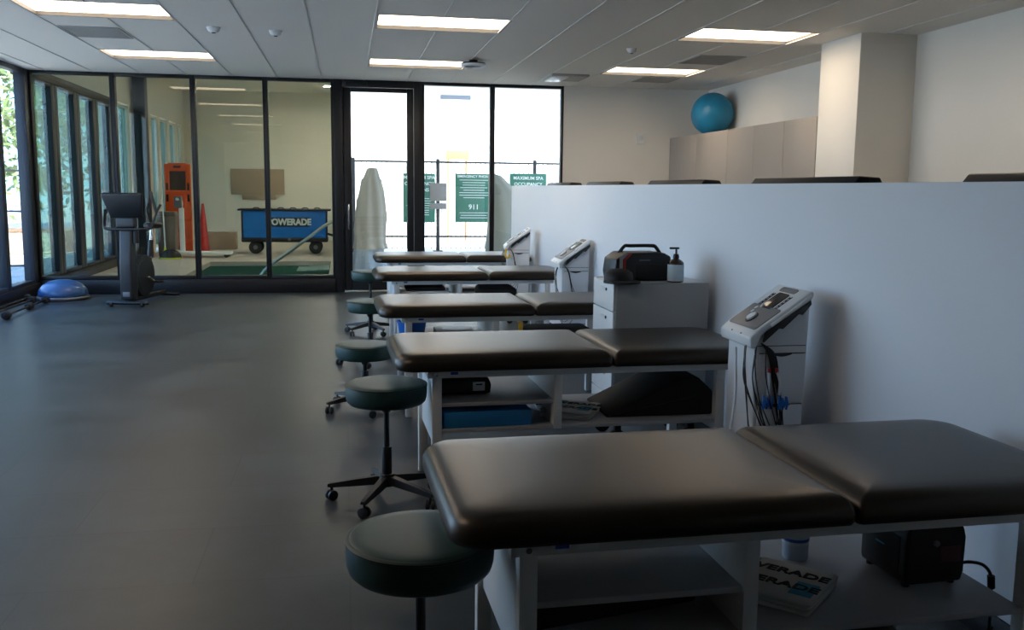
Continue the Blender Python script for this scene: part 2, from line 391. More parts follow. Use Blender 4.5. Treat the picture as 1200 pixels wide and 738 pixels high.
# machines beyond the half wall
labs = ['long black machine hood above the half wall at the right photo edge', 'long black machine hood above the half wall in front of the white column',
        'black machine hood above the half wall in front of the taupe cabinets', 'black machine hood above the half wall in front of the bare back wall', 'black machine hood above the half wall in front of the right window']
proto = None
for k, yf in enumerate((3.50, 5.55, 7.60, 9.66, 11.62)):
    if proto is None:
        proto = empty('exercise_machine', labs[0], 'exercise machine', (0, 0, 0), 0, 'black machines behind the half wall')
        MB().prism([(0, 1.42), (.17, 1.42), (.20, 1.50), (.145, 1.602), (.03, 1.608), (0, 1.57)], 'y', -1.22, 0, .008).build('hood', 'black', proto)
        MB().box((-.006, -1.10, 1.45), (.002, -.06, 1.57), .002).build('front_panel', 'screen', proto)
        for y in (-.25, -.97): MB().box((.04, y-.03, .06), (.12, y+.03, 1.43), .008).build('upright', 'dgrey', proto)
        MB().box((0, -1.15, 0), (.7, -.07, .07), .012).build('base', 'dgrey', proto)
        o = proto
    else: o = copy_tree(proto)
    o['label'] = labs[k]; o.location = (2.5, yf, 0)

# ================================================================== treatment tables
def make_table(first):
    t = empty('treatment_table', first, 'treatment table', (0, 0, 0), 0, 'row of padded treatment tables along the half wall')
    L, W = 1.83, .765                                     # local: x 0..L from foot to head, y 0..W from near to far
    def pad(x0, x1, rad):
        lv = [(.676, .016), (.680, .006), (.690, .001), (.705, 0), (.720, .002), (.733, .008), (.744, .018), (.752, .032), (.757, .052), (.760, .085), (.762, .14), (.763, .22), (.763, .33)]
        return MB().rings([rrect(x0, x1, 0, W, rad, i, z, 9) for z, i in lv])
    pad(0, 1.047, (.10, .02, .02, .10)).build('foot_cushion', 'vinyl', t, ang=60)
    pad(1.049, L, (.02, .11, .11, .02)).build('head_cushion', 'vinyl', t, ang=60)
    f = MB().box((.15, .045, .640), (1.68, .075, .678), .003).box((.15, W-.075, .640), (1.68, W-.045, .678), .003)
    f.box((.15, .075, .640), (.18, W-.075, .678), .003).box((1.65, .075, .640), (1.68, W-.075, .678), .003).box((.07, .06, .668), (1.77, W-.06, .6765), .002)
    fr = f.build('frame', 'lam', t)
    for x in (.172, 1.602):
        for y in (.05, W-.095):
            MB().box((x, y, 0), (x+.047, y+.045, .645), .004).build('leg', 'lam', t)
    for y in (.048,): MB().cyl((.195, y+.004, .655), (.195, y-.004, .655), .008, n=12).build('bolt', 'chrome', fr)
    MB().prism([(.095, .29), (W-.095, .29), (W-.095, .645), (.095, .645)], 'x', .19, .21, .002).build('end_panel', 'lam', t)
    MB().box((.215, .06, .497), (.765, W-.06, .515), .002).build('upper_shelf', 'shelf', t)
    MB().box((.20, .052, .372), (1.60, W-.052, .390), .002).build('lower_shelf', 'shelf', t)
    MB().box((.765, .05, .372), (.805, W-.05, .642), .002).build('divider', 'lam', t)
    lb = MB().box((.25, .0435, .650), (.37, .0455, .674), 0).build('maker_label', 'white', fr)
    MB().box((.26, .0425, .656), (.295, .0437, .668), 0).build('label_print', 'bluel', lb)
    return t
TB = [('nearest brown-black padded treatment table, its head end cut by photo edge', .235, 2.075, 1.4),
      ('second nearest padded treatment table, with blue foam block on its shelf', .22, 4.245, 1.4),
      ('middle padded treatment table, ending at the white drawer cabinet', .21, 6.085, 1.4),
      ('second farthest padded treatment table, beside the middle cart', .262, 8.54, 1.2),
      ('farthest padded treatment table, in front of the glazed door', .33, 10.68, 1.0)]
proto = make_table(TB[0][0])
for k, (lab, x, y, r) in enumerate(TB):
    o = proto if k == 0 else copy_tree(proto)
    o['label'] = lab; o.location = (x, y, 0); o.rotation_euler.z = math.radians(r)

# ================================================================== stools
def make_stool(lab):
    t = empty('rolling_stool', lab, 'stool', (0, 0, 0), 0, 'green rolling stools beside the tables')
    s = MB().lathe([(0, .424), (.16, .424), (.180, .427), (.190, .437), (.195, .455), (.197, .480), (.197, .508), (.195, .516), (.189, .522), (.178, .5255), (.15, .527), (0, .528)], n=64).build('seat', 'green', t, ang=60)
    MB().lathe([(.195, .511), (.1992, .514), (.1992, .5185), (.194, .5215), (.188, .5225)], n=64).build('piping', 'piping', s)
    MB().lathe([(0, .43), (.10, .43), (.10, .42), (.03, .41), (.02, .38), (0, .38)], n=28).build('seat_plate', 'black', t)
    MB().cyl((0, 0, .12), (0, 0, .40), .014).build('lift_rod', 'black', t)
    MB().cyl((0, 0, .10), (0, 0, .27), .025, bev=.003).build('gas_lift', 'black', t)
    b = MB().cyl((0, 0, .075), (0, 0, .135), .045, .038, bev=.004)
    for k in range(5):
        a = 2*PI*k/5+.5; m = Matrix.Rotation(a, 4, 'Z')
        b.rings([[m @ V(x, -wd, zb), m @ V(x, wd, zb), m @ V(x, wd*.7, zt), m @ V(x, -wd*.7, zt)] for x, wd, zb, zt in ((.03, .024, .085, .125), (.15, .02, .075, .108), (.275, .015, .066, .086), (.29, .012, .068, .082))])
    b.build('star_base', 'black', t)
    for k in range(5):
        a = 2*PI*k/5+.5; c = V(.272*math.cos(a), .272*math.sin(a), 0); a2 = a+.7*(k-1)
        tn = V(-math.sin(a2), math.cos(a2), 0)
        w = MB().cyl(c+V(0, 0, .03), c+V(0, 0, .07), .007, n=10)
        for s_ in (-1, 1): w.cyl(c+tn*s_*.006+V(0, 0, .026), c+tn*s_*.022+V(0, 0, .026), .026, n=18, bev=.003)
        w.build('caster', 'dgrey', t)
    return t
ST = [('nearest dark green rolling stool, tucked under the foot of the nearest table', .185, 2.38, .2, .62),
      ('dark green rolling stool at foot of the second nearest table, base fully visible', .185, 4.48, 0, .592),
      ('dark green rolling stool at foot of the middle table, seat set low', .12, 6.42, .6, .462),
      ('dark green rolling stool at foot of the second farthest table', .20, 8.15, .35, .555),
      ('farthest dark green rolling stool, before the glazed door', .25, 9.85, .9, .665)]
protos = make_stool(ST[0][0])
roots = [protos]+[copy_tree(protos) for _ in ST[1:]]
for o, (lab, x, y, r, z) in zip(roots, ST):
    o['label'] = lab; o.location = (x, y, 0); o.rotation_euler.z = r
    for ch in o.children:
        if ch.name.startswith(('seat', 'lift_rod')): ch.location.z = z-.528     # gas lift set to this stool's height

# ================================================================== therapy carts
def slope(x): return .915+(x-0.0)*.68                      # console top height along local x
def make_cart(lab):
    t = empty('therapy_cart', lab, 'therapy cart', (0, 0, 0), 0, 'white electrotherapy carts by the half wall')
    Wd = .30
    MB().prism([(0, .07), (.232, .07), (.252, 1.035), (.225, 1.035), (.03, .885), (0, .85)], 'y', 0, Wd, .010, 3).build('body', 'offw', t)
    for k, (z0, z1) in enumerate(((.585, .808), (.345, .575), (.10, .335))):
        x1 = .222+(z0-.07)*.02
        d = MB().prism([(.02, z0), (x1, z0), (x1+.004, z1), (.02, z1)], 'y', -.006, .02, .004).build('drawer', 'offw', t)
        MB().prism([(.075+.012*q, z1-.003-.010*math.sin(PI*q/8)) for q in range(9)]+[(.171, z1+.004), (.075, z1+.004)], 'y', -.0075, -.004).build('recess', 'black', d)
        MB().box((.018, -.0065, z1+.0005), (x1+.004, .0, z1+.0035), 0).build('gap', 'ink', d)
    MB().box((.0, -.003, .842), (.238, .01, .845), 0).build('seam', 'dgrey', t)
    # console: a long sloping slab with white nose
    def cp(x, dz): return (x, slope(x)+dz)
    c = MB().prism([cp(.02, -.035), cp(.25, -.04), cp(.262, -.015), cp(.25, .004), cp(.02, .004), (-.018, .898), (-.034, .882), (-.030, .836), (-.004, .836)], 'y', -.015, Wd+.02, .008, 3).build('console', 'white', t)
    ang = -math.atan(.68)
    def plate(x0, x1, y0, y1, h, name, m, par, n=4):
        q = MB(); loops = []
        for hh, ins in ((.0, 0), (h, .002)):
            loops.append([(x, y, slope(x)+hh+.0035) for x, y, _ in rrect(x0, x1, y0, y1, (.012,)*4, ins, 0, n)])
        return q.rings(loops).build(name, m, par)
    g = plate(-.005, .12, .006, Wd-.006, .004, 'control_panel', 'greyp', c)
    plate(.105, .205, .10, .21, .004, 'screen', 'screen', c)
    plate(.212, .24, .08, .24, .003, 'top_badge', 'greyp', c)
    for k in range(5):
        for yy in (.06, .228): plate(.115+.017*k, .123+.017*k, yy, yy+.022, .004, 'button', 'dgrey', c)
    def disc(x, y, r, h, name, m, par):
        nrm = V(-.68, 0, 1).normalized(); p = V(x, y, slope(x)+.0065)
        return MB().cyl(p, p+nrm*h, r, n=24, bev=h*.2).build(name, m, par)
    kn = disc(.045, .15, .034, .004, 'dial_rim', 'dgrey', g); disc(.047, .15, .026, .012, 'dial', 'white', g)
    for a in (2.2, 2.9, 3.7): disc(.045+.055*math.sin(a)*.5+.045, .15-.075*math.cos(a)*.9, .011, .005, 'button', 'white', g)
    for yy in (.10, .20): MB().cyl((-.020, yy, .887), (-.022, yy, .892), .010, n=14).build('port', 'dgrey', c)
    MB().prism([cp(.04, -.03), cp(.245, -.033), cp(.25, -.055), cp(.21, -.075), cp(.19, -.058), cp(.12, -.075), cp(.10, -.06), cp(.03, -.075)], 'y', -.019, .0, .003).build('side_grip', 'dgrey', c)
    MB().tube([(.06, -.02, slope(.06)-.018), (.16, -.024, slope(.16)-.016), (.245, -.02, slope(.245)-.014)], .008).build('grip_bar', 'white', c)
    for x in (.03, .21):
        for y in (.04, .26): MB().cyl((x, y-.012, .03), (x, y+.012, .03), .03, n=18, bev=.003).box((x-.012, y-.016, .03), (x+.012, y+.016, .075), .002).build('caster', 'dgrey', t)
    return t
def leads(t, full=True):
    random.seed(3)
    n = 9 if full else 3
    for k in range(n):
        x = -.05+.012*k; y = -.02+.03*(k % 4); b = .40+.12*random.random()
        MB().tube([(x+.01, y+.03, .845), (x-.02, y-.03, .80), (x-.03+.02*random.random(), y-.04, .68), (x-.01+.08*random.random(), -.05-.02*random.random(), b), (x+.06+.03*random.random(), -.045, b-.06), (.10+.03*random.random(), -.03, b+.05), (.075+.004*k, -.022, .70), (.05+.004*k, -.022, .81), (.02, -.01, .86)], .0028, n=6, smooth=7).build('lead_wire', 'black', t)
    if full:
        for x, z in ((.040, .60), (.115, .595)):
            q = MB()
            for j in range(5): q.tube([(x-.018+.009*j+.004*(j%2), -.052-.006*(j%2), z+.030-.006*(j%3)), (x-.020+.010*j, -.060, z), (x-.018+.009*j-.004*(j%2), -.054, z-.030+.008*(j%2))], .0052, n=8)
            q.build('electrode_clip', 'tub', t)
        for x0, x1 in ((.045, .05), (.098, .085)): 
            MB().tube([(x0, -.05, .63), (x0, -.052, .69), (x1, -.04, .74)], .006, n=8).build('lead_plug', 'white', t)
            MB().cyl((x1, -.042, .73), (x1, -.04, .75), .007, n=10).build('lead_tip', 'red', t)
        MB().tube([(-.04, .12, .82), (-.06, .06, .60), (-.11, .0, .40), (-.13, -.02, .10)], .006).build('white_lead', 'white', t)
CT = [('nearest white therapy cart with hanging black leads and blue clips', 1.79, 3.84, 0, True), ('middle white therapy cart, between the second farthest table and the drawer cabinet', 1.875, 8.0, 0, False),
      ('farthest white therapy cart with yellow strap, by the farthest table', 1.80, 10.36, -6, False)]
proto = make_cart('white therapy cart')
roots = [proto, copy_tree(proto), copy_tree(proto)]
for o, (lab, x, y, r, full) in zip(roots, CT):
    o['label'] = lab; o.location = (x, y, 0); o.rotation_euler.z = math.radians(r); leads(o, full)
MB().tube([(-.02, -.03, .86), (-.03, -.04, .78), (.0, -.045, .76), (.02, -.04, .80)], .012).build('strap', 'yellow', roots[2])

# ================================================================== drawer cabinet and what stands on it
t = empty('drawer_cabinet', 'white rolling drawer cabinet against the half wall, with grey side', 'drawer cabinet', (1.535, 5.22, 0))
CWX, CWY, CZ = .585, .45, .985
MB().box((.02, 0, .14), (CWX, .018, CZ), .002).build('side_panel', 'lamgrey', t)
MB().box((.02, CWY-.018, .14), (CWX, CWY, CZ), .002).build('side_panel', 'lamgrey', t)
MB().box((.02, .018, .14), (CWX, CWY-.018, CZ-.002), .002).build('body', 'lam', t)
hz = (CZ-.14)/5
for k in range(5):
    z0 = .14+k*hz+.003; z1 = .14+(k+1)*hz-.003
    d = MB().box((0, .004, z0), (.019, CWY-.004, z1), .002).build('drawer', 'lam', t)
    MB().box((-.002, .19, z1-.055), (.001, .27, z1-.035), .001).build('label', 'offw', d)
    MB().cyl((.0, .15, z1-.045), (-.006, .15, z1-.045), .009, n=14).build('lock', 'dgrey', d)
for x in (.06, .52):
    for y in (.06, .39): MB().cyl((x, y-.014, .05), (x, y+.014, .05), .05, n=22, bev=.004).box((x-.02, y-.02, .06), (x+.02, y+.02, .14), .003).build('caster', 'black', t)
# portable speaker
t = empty('portable_speaker', 'black portable power speaker with top handle and red stripe on the cabinet', 'speaker', (1.755, 5.48, CZ), math.radians(4))
MB().prism([(-.175, 0), (.175, 0), (.185, .06), (.175, .145), (.13, .168), (-.12, .168), (-.175, .13), (-.185, .05)], 'y', -.11, .11, .010, 3).build('body', 'black', t)
MB().tube([(-.12, 0, .16), (-.085, 0, .203), (-.05, 0, .205), (.09, 0, .205), (.12, 0, .195), (.15, 0, .155)], .011, n=10, smooth=3).build('handle', 'black', t)
MB().prism([(-.13, .02), (-.115, .02), (-.115, .125), (-.075, .165), (-.095, .165), (-.13, .13)], 'y', -.1125, -.108).build('stripe', 'red', t)
MB().prism([(-.155, .015), (-.135, .015), (-.135, .13), (-.10, .165), (-.12, .168), (-.155, .14)], 'y', -.1125, -.108).build('stripe', 'lamgrey', t)['label'] = 'olive grey stripe'
MB().box((-.05, -.113, .015), (.15, -.108, .10), .003).build('grille', 'blackm', t)
MB().box((-.03, -.114, .122), (.04, -.109, .127), 0).build('badge', 'greyp', t)
# black belt pouch / cap left of it
t = empty('baseball_hat', 'black hat lying left of the portable speaker on drawer cabinet', 'hat', (1.59, 5.31, CZ))
MB().lathe([(.085, .0), (.088, .02), (.08, .055), (.055, .075), (0, .082)], n=30).build('crown', 'blackm', t)
MB().rings([[( .0+.11*math.cos(a)*(1 if math.sin(a) > 0 else 1), -.06+(.04 if math.sin(a) > 0 else .12)*math.sin(a), z) for a in [2*PI*k/28 for k in range(28)]] for z in (.002, .014)]).build('brim', 'blackm', t)
# pump bottle
t = empty('pump_bottle', 'pump bottle with pale label and dark pump on the drawer cabinet', 'bottle', (1.935, 5.29, CZ))
MB().lathe([(0, 0), (.045, 0), (.048, .006), (.048, .105), (.046, .118), (.03, .132), (.017, .138), (.017, .15), (0, .15)], n=32).build('bottle', 'amber', t)
MB().lathe([(.0485, .008), (.049, .010), (.049, .104), (.0485, .106)], n=32).build('label', 'plabel', t)
p = MB().cyl((0, 0, .145), (0, 0, .168), .019, .015).cyl((0, 0, .168), (0, 0, .20), .006).box((-.042, -.008, .196), (.018, .008, .208), .004).build('pump', 'black', t)

# ================================================================== things on the table shelves
def towels(name, label, loc, rz, words, n=5, w_=.30, d_=.22):
    t = empty(name, label, 'towels', loc, rz, 'stacks of printed towels on table shelves')
    random.seed(n); z = 0
    for k in range(n):
        h = .015; dx, dy = random.uniform(-.008, .008), random.uniform(-.008, .008); q = MB()
        lv = [(z, .006), (z+h*.35, 0), (z+h*.65, 0), (z+h, .007)]
        q.rings([rrect(-w_/2+dx, w_/2+dx, -d_/2+dy, d_/2+dy, (.012,)*4, i, zz, 4) for zz, i in lv]).build('folded_towel', 'towel', t); z += h
    b = MB().box((w_/2-.075, -d_/2+.03, z-.0005), (w_/2-.012, -d_/2+.12, z+.001), 0).build('blue_print', 'lblue', t); MB().box((-w_/2+.02, d_/2-.08, z-.0005), (-w_/2+.09, d_/2-.03, z+.001), 0).build('blue_print', 'lblue', t)
    for s_, y in zip(words, (-.045, .045)):
        text(s_, .052, 'ink', t, (-.01, y, z+.001), name='lettering', bold=.0012, sx_=1.15)
    return t
towels('folded_towels', 'stack of white printed towels on the nearest table shelf by the bottle', (1.195, 2.39, .390), math.radians(-46), ('POWERADE', 'POWERADE'), 3, .31, .25)
towels('folded_towels', 'stack of white printed towels on the second nearest table shelf beside black wedge', (1.12, 4.53, .390), math.radians(-30), ('POWERADE', 'POWERADE'), 3, .26, .24)
t = empty('lotion_bottle', 'clear blue-labelled lotion bottle behind towels under the nearest table', 'bottle', (1.375, 2.60, .390))
MB().lathe([(0, 0), (.036, 0), (.04, .005), (.04, .16), (.036, .175), (.016, .19), (.016, .205), (0, .205)], n=32).build('bottle', 'lotion', t)
MB().lathe([(.0402, .05), (.0408, .052), (.0408, .14), (.0402, .142)], n=32).build('label', 'plabel', t)
MB().lathe([(.0409, .060), (.0413, .062), (.0413, .068), (.0409, .07)], n=32).build('label_band', 'bluel', t)
MB().lathe([(.018, .20), (.018, .235), (0, .238)], n=20).build('cap', 'white', t)
# black heating unit
t = empty('heating_unit', 'black boxy unit with dim red panel on the nearest table shelf', 'heating unit', (1.665, 2.445, .390), math.radians(3))
MB().prism([(-.095, .012), (.090, .012), (.098, .04), (.100, .145), (.090, .178), (.065, .192), (-.065, .192), (-.092, .178), (-.100, .145), (-.100, .03)], 'y', -.12, .10, .010, 3).build('body', 'black', t)
MB().box((.012, -.122, .075), (.08, -.1195, .122), .001).build('display', 'redlcd', t)
MB().cyl((-.005, -.119, .135), (-.005, -.128, .135), .009, n=16).build('knob', 'greyp', t)
MB().box((-.1025, -.09, .04), (-.099, .07, .15), .002).build('side_grille', 'blackm', t)
MB().box((-.104, -.02, .10), (-.102, .02, .105), 0).build('badge', 'lblue', t)
for x in (-.075, .075):
    for y in (-.09, .08): MB().cyl((x, y, 0), (x, y, .014), .012, n=12).build('foot', 'blackm', t)
t = empty('power_cord', 'black power cord hanging from the boxy unit over the shelf end', 'cord', (1.78, 2.36, .41))
MB().tube([(0, .03, .02), (.03, 0, .035), (.06, -.02, .03), (.078, -.03, 0), (.082, -.03, -.06), (.09, -.02, -.2), (.06, 0, -.33), (.0, .0, -.40), (-.1, .02, -.402)], .005).build('cable', 'black', t)
MB().tube([(.078, -.03, .002), (.082, -.03, -.035)], .011, smooth=0, n=10).build('plug', 'black', t)
MB().tube([(.0, .0, -.36), (.12, .03, -.30), (.16, .05, -.2)], .004).build('second_cable', 'black', t)
t = tag(MB().box((1.36, 2.42, 0), (1.66, 2.74, .22), .05, 4).build('gym_bag', 'foam'), 'black bag on the floor under the nearest table head', 'bag')
# bolster on the nearest table lower shelf
mb = MB(); m4 = Matrix.Translation((.64, 2.36, .391)) @ Matrix.Rotation(math.radians(13), 4, 'Z')
prof = [(.09*math.cos(PI*k/12), .095*math.sin(PI*k/12)) for k in range(13)]
mb.prism(prof, 'x', -.20, .30, .012, 3, mtx=m4)
tag(mb.build('bolster', 'foam', ang=60), 'black half round bolster on the nearest table lower shelf', 'bolster')
# second nearest table
t = empty('therapy_unit', 'black unit with pale top and white label on second table upper shelf', 'therapy unit', (.555, 4.62, .515), math.radians(3))
MB().prism([(-.135, .006), (.135, .006), (.14, .05), (.125, .085), (-.125, .085), (-.14, .05)], 'y', -.15, .13, .010, 3).build('body', 'black', t)
MB().prism([(-.125, .084), (.125, .084), (.10, .106), (-.10, .106)], 'y', -.13, .12, .006).build('top_cover', 'lamgrey', t)
MB().box((.045, -.153, .022), (.105, -.149, .066), 0).build('label', 'white', t)
MB().box((.06, -.1545, .05), (.092, -.1525, .057), 0).build('label_print', 'ink', t)
for x in (-.1, .1): MB().box((x-.02, -.12, 0), (x+.02, .1, .008), .002).build('foot', 'blackm', t)
tag(MB().box((.455, 4.30, .391), (.885, 4.72, .468), .006, mtx=Matrix.Translation((.22, 4.2, 0)) @ Matrix.Rotation(math.radians(3), 4, 'Z') @ Matrix.Translation((-.22, -4.2, 0))).build('foam_block', 'blue'), 'blue foam block on the second nearest table lower shelf', 'foam block')
m4 = Matrix.Translation((1.64, 4.62, .391)) @ Matrix.Rotation(math.radians(0), 4, 'Z')
tag(MB().prism([(-.36, 0), (.20, 0), (.20, .12), (.12, .195), (.03, .195), (-.36, .012)], 'y', -.2, .2, .010, 3, mtx=m4).build('positioning_wedge', 'foam'), 'big black foam wedge under the head of the second nearest table', 'wedge')
# middle table
t = empty('plastic_tub', 'blue plastic tub on the middle table upper shelf', 'tub', (.44, 6.36, .515))
MB().lathe([(0, 0), (.075, 0), (.085, .01), (.10, .10), (.106, .102), (.106, .108), (.096, .108), (.08, .015), (0, .012)], n=36).build('tub', 'tub', t)
tag(MB().box((.60, 6.22, .515), (.86, 6.5, .56), .006).build('storage_box', 'lam'), 'low white box beside the blue tub on middle table shelf', 'box')
tag(MB().box((1.25, 6.2, .390), (1.72, 6.6, .56), .05, 4).build('cushion', 'foam'), 'dark cushion on the middle table lower shelf', 'cushion')
MBt = MB().box((1.135, 6.095, .40), (1.165, 6.10, .64), .001).box((1.135, 6.095, .632), (1.165, 6.14, .638), 0)
tag(MBt.build('yellow_strap', 'yellow'), 'yellow strap hanging from the middle table rail', 'strap')
# second farthest table
tag(MB().box((.50, 8.66, .515), (.95, 9.05, .57), .01).build('storage_box', 'lam'), 'white box on the second farthest table upper shelf', 'box')
tag(MB().box((.55, 8.70, .57), (.92, 9.0, .605), .01).build('black_pouch', 'foam'), 'flat black pouch lying on white box under second farthest table', 'pouch')
tag(MB().lathe([(0, 0), (.035, 0), (.038, .008), (.038, .07), (.03, .08), (.03, .095), (0, .097)], (1.16, 8.75, .39), 20).build('jar', 'pink'), 'small dusky pink jar under the second farthest table', 'jar')
tag(MB().box((1.24, 8.65, .390), (1.60, 9.05, .60), .04, 4).build('cushion', 'foam'), 'dark cushion on the second farthest table lower shelf', 'cushion')

# ================================================================== exercise bike, half ball, rods
t = empty('exercise_bike', 'black upright exercise bike standing before the pool room glass', 'exercise bike', (-2.72, 12.35, 0), math.radians(-14))
MB().cyl((-.27, 0, .05), (.27, 0, .05), .022, bev=.004).build('front_foot', 'black', t)
MB().cyl((-.22, 1.05, .05), (.22, 1.05, .05), .022, bev=.004).build('rear_foot', 'black', t)
for x in (-.2, .2): MB().cyl((x-.012, -.02, .03), (x+.012, -.02, .03), .03, n=18).build('transport_wheel', 'blackm', t)
MB().box((-.035, 0, .05), (.035, 1.05, .11), .015).build('spine', 'black', t)
MB().prism([(-.02, .08), (.14, .08), (.16, .5), (.13, 1.0), (.03, 1.0), (-.02, .55)], 'x', -.085, .085, .03, 3).build('front_mast', 'dgrey', t)
MB().box((-.045, -.024, .13), (.045, -.018, .19), .002).build('step_plate', 'greyp', t)
fwl = MB().cyl((-.055, .42, .36), (.055, .42, .36), .27, n=48, bev=.012).build('flywheel_shroud', 'black', t)
MB().cyl((.054, .42, .36), (.060, .42, .36), .21, n=40).build('flywheel_disc', 'dgrey', fwl)
for s_ in (-1, 1):
    c = MB().tube([(.07*s_, .42, .34), (.10*s_, .42, .34), (.10*s_, .42+.15*s_, .34-.07*s_)], .012, smooth=0).build('crank', 'chrome', t)
    MB().box((.11*s_-.0, .37+.15*s_, .255-.07*s_+.07), (.20*s_, .47+.15*s_, .285-.07*s_+.07), .008).build('pedal', 'blackm', c)
MB().tube([(0, .62, .42), (0, .72, .80)], .032, smooth=0, n=14).build('seat_tube', 'black', t)
MB().tube([(0, .72, .80), (0, .755, .96)], .022, smooth=0, n=14).build('seat_post', 'chrome', t)
MB().rings([[(w_*math.cos(a), .78+(d_)*math.sin(a)+.02, z) for a in [2*PI*k/28 for k in range(28)]] for z, w_, d_ in ((.955, .07, .08), (.975, .115, .125), (1.01, .12, .13), (1.03, .10, .11))]).build('saddle', 'black', t)
MB().box((-.12, .02, .99), (.12, .12, 1.12), .02, 3).build('console_mount', 'dgrey', t)
m4 = Matrix.Translation((0, .03, 1.27)) @ Matrix.Rotation(math.radians(22), 4, 'X')
MB().prism([(-.20, -.16), (.20, -.16), (.265, .15), (.25, .165), (-.25, .165), (-.265, .15)], 'y', -.03, .03, .014, 3, mtx=m4).build('console', 'black', t)
MB().prism([(-.17, -.13), (.17, -.13), (.225, .135), (-.225, .135)], 'y', .030, .033, 0, mtx=m4).build('console_screen', 'screen', t)
MB().tube([(-.25, .02, 1.22), (-.28, .04, 1.05), (-.24, .02, .98), (0, .01, .975), (.24, .02, .98), (.30, .10, 1.0), (.33, .2, 1.18), (.36, .26, 1.28)], .016, n=10).build('handlebar', 'black', t)
MB().tube([(.33, .2, 1.18), (.27, .26, 1.30), (.22, .30, 1.44)], .020, n=10).build('right_grip', 'blackm', t)
MB().tube([(-.24, .02, .98), (-.30, .10, 1.0), (-.33, .2, 1.18), (-.25, .28, 1.38)], .018, n=10).build('left_grip', 'blackm', t)
MB().lathe([(0, 0), (.035, 0), (.035, .14), (.02, .16), (0, .16)], (.12, .06, .80), 18).build('bottle_holder', 'blackm', t)
t = empty('balance_dome', 'blue half ball balance trainer on grey platform by the left window', 'balance trainer', (-3.74, 13.30, 0))
MB().lathe([(0, .0), (.30, .0), (.325, .012), (.33, .03), (.32, .045), (.29, .05), (0, .05)], n=56).build('platform', 'greyp', t)
MB().lathe([(.305, .05), (.31, .07), (.295, .13), (.25, .19), (.18, .235), (.09, .258), (0, .262)], n=56).build('dome', 'bosu', t, ang=80)
for k, (x0, y0, x1, y1) in enumerate(((-3.80, 11.25, -3.83, 12.86), (-3.99, 11.15, -3.985, 12.86), (-4.11, 11.3, -4.115, 13.1))):
    t = empty('exercise_bar', ['black bar with round grips lying on floor, farthest from the window', 'black bar lying on floor, middle one of three by window', 'black bar lying on floor, closest to the window sill'][k], 'exercise bar', ((x0+x1)/2, (y0+y1)/2, 0), 0, 'black bars lying by the left window')
    dx, dy = (x1-x0)/2, (y1-y0)/2
    MB().cyl((-dx, -dy, .045), (dx, dy, .045), .013, n=14).build('bar', 'black', t)
    for f_ in ((-.9, 0.15, .98) if k == 0 else (-.95, .95)):
        MB().cyl((dx*f_, dy*f_-.05, .045), (dx*f_, dy*f_+.05, .045), .045, n=20, bev=.01).build('grip', 'blackm', t)

# ================================================================== pool room behind the glass
PY, PH, PX = 27.0, 4.1, -4.3
mb = MB()
mb.box((PX, D+.12, -.2), (-2.72, PY, 0), 0).box((-2.72, 19.7, -.2), (-.15, PY, 0), 0).box((-2.72, D+.12, -.2), (-.15, 14.5, 0), 0).box((-.30, 14.5, -.2), (-.15, 19.7, 0), 0)
struct('floor_pool_room', mb, 'ptile')
mb = MB().box((-2.72, 14.5, -1.2), (-.30, 19.7, -1.15), 0)
for a, b in (((-2.76, 14.46), (-2.72, 19.74)), ((-.30, 14.46), (-.26, 19.74)), ((-2.72, 14.46), (-.3, 14.5)), ((-2.72, 19.7), (-.3, 19.74))): mb.box((*a, -1.2), (*b, -.201), 0)
struct('pool_basin', mb, 'basin')
tag(MB().box((-2.72, 14.5, -.35), (-.30, 19.7, -.09), 0).build('pool_water', 'water'), 'dark green still pool water behind the glass', 'water', kind='stuff')
mb = MB()
for k in range(3): mb.box((-.95+.2*k, 18.4, -.35), (-.32, 19.5, -.085+.012*k), .01)
struct('pool_steps', mb, 'basin')
struct('ceiling_pool_room', MB().box((PX-.2, D+.26, PH), (.0, PY+.2, PH+.3), 0), 'cream')
struct('wall_pool_back', MB().box((PX-.2, PY, 0), (.0, PY+.2, PH), 0), 'cream')
struct('wall_pool_right', MB().box((-.15, D+.13, 0), (.0, PY, PH), 0), 'cream')
struct('wall_pool_front', MB().box((PX-.2, D+.14, H+.0), (-.15, D+.26, PH), 0), 'cream')
mb = MB().box((PX-.2, D+.12, 3.13), (PX, PY, PH), 0).box((PX-.2, 18.78, 0), (PX, 19.45, 3.13), 0).box((PX-.2, 20.4, 0), (PX, 22.6, 3.13), 0)
for y in (23.5, 24.7, 25.9): mb.box((PX-.2, y-.15, 0), (PX, y+.15, 3.13), 0)
mb.box((PX-.2, 26.6, 0), (PX, PY, 3.13), 0)
struct('wall_pool_left', mb, 'cream')
struct('trim_3', MB().box((PX-.15, D+.12, 3.0), (PX+.04, 18.78, 3.13), .005).box((PX-.15, D+.12, 0), (PX+.05, 18.78, .16), .005), 'dark')
for a, b in ((D+.15, 15.3), (15.3, 16.5), (16.5, 17.65), (17.65, 18.78)):
    window('window_%d' % n_, 'y', a, b, .16, 3.0, PX+.02, .165, .12, 'steelblue', 'glass_g'); n_ += 1
for a, b in ((19.45, 20.4), (22.6, 23.35), (23.65, 24.55), (24.85, 25.75), (26.05, 26.6)):
    window('window_%d' % n_, 'y', a, b, .1, 3.1, PX-.02, .04, .10, 'cream', 'glass_g'); n_ += 1
struct('column_pool', MB().box((-4.25, 20.55, 0), (-4.02, 20.85, PH), .004), 'dark')
t = None
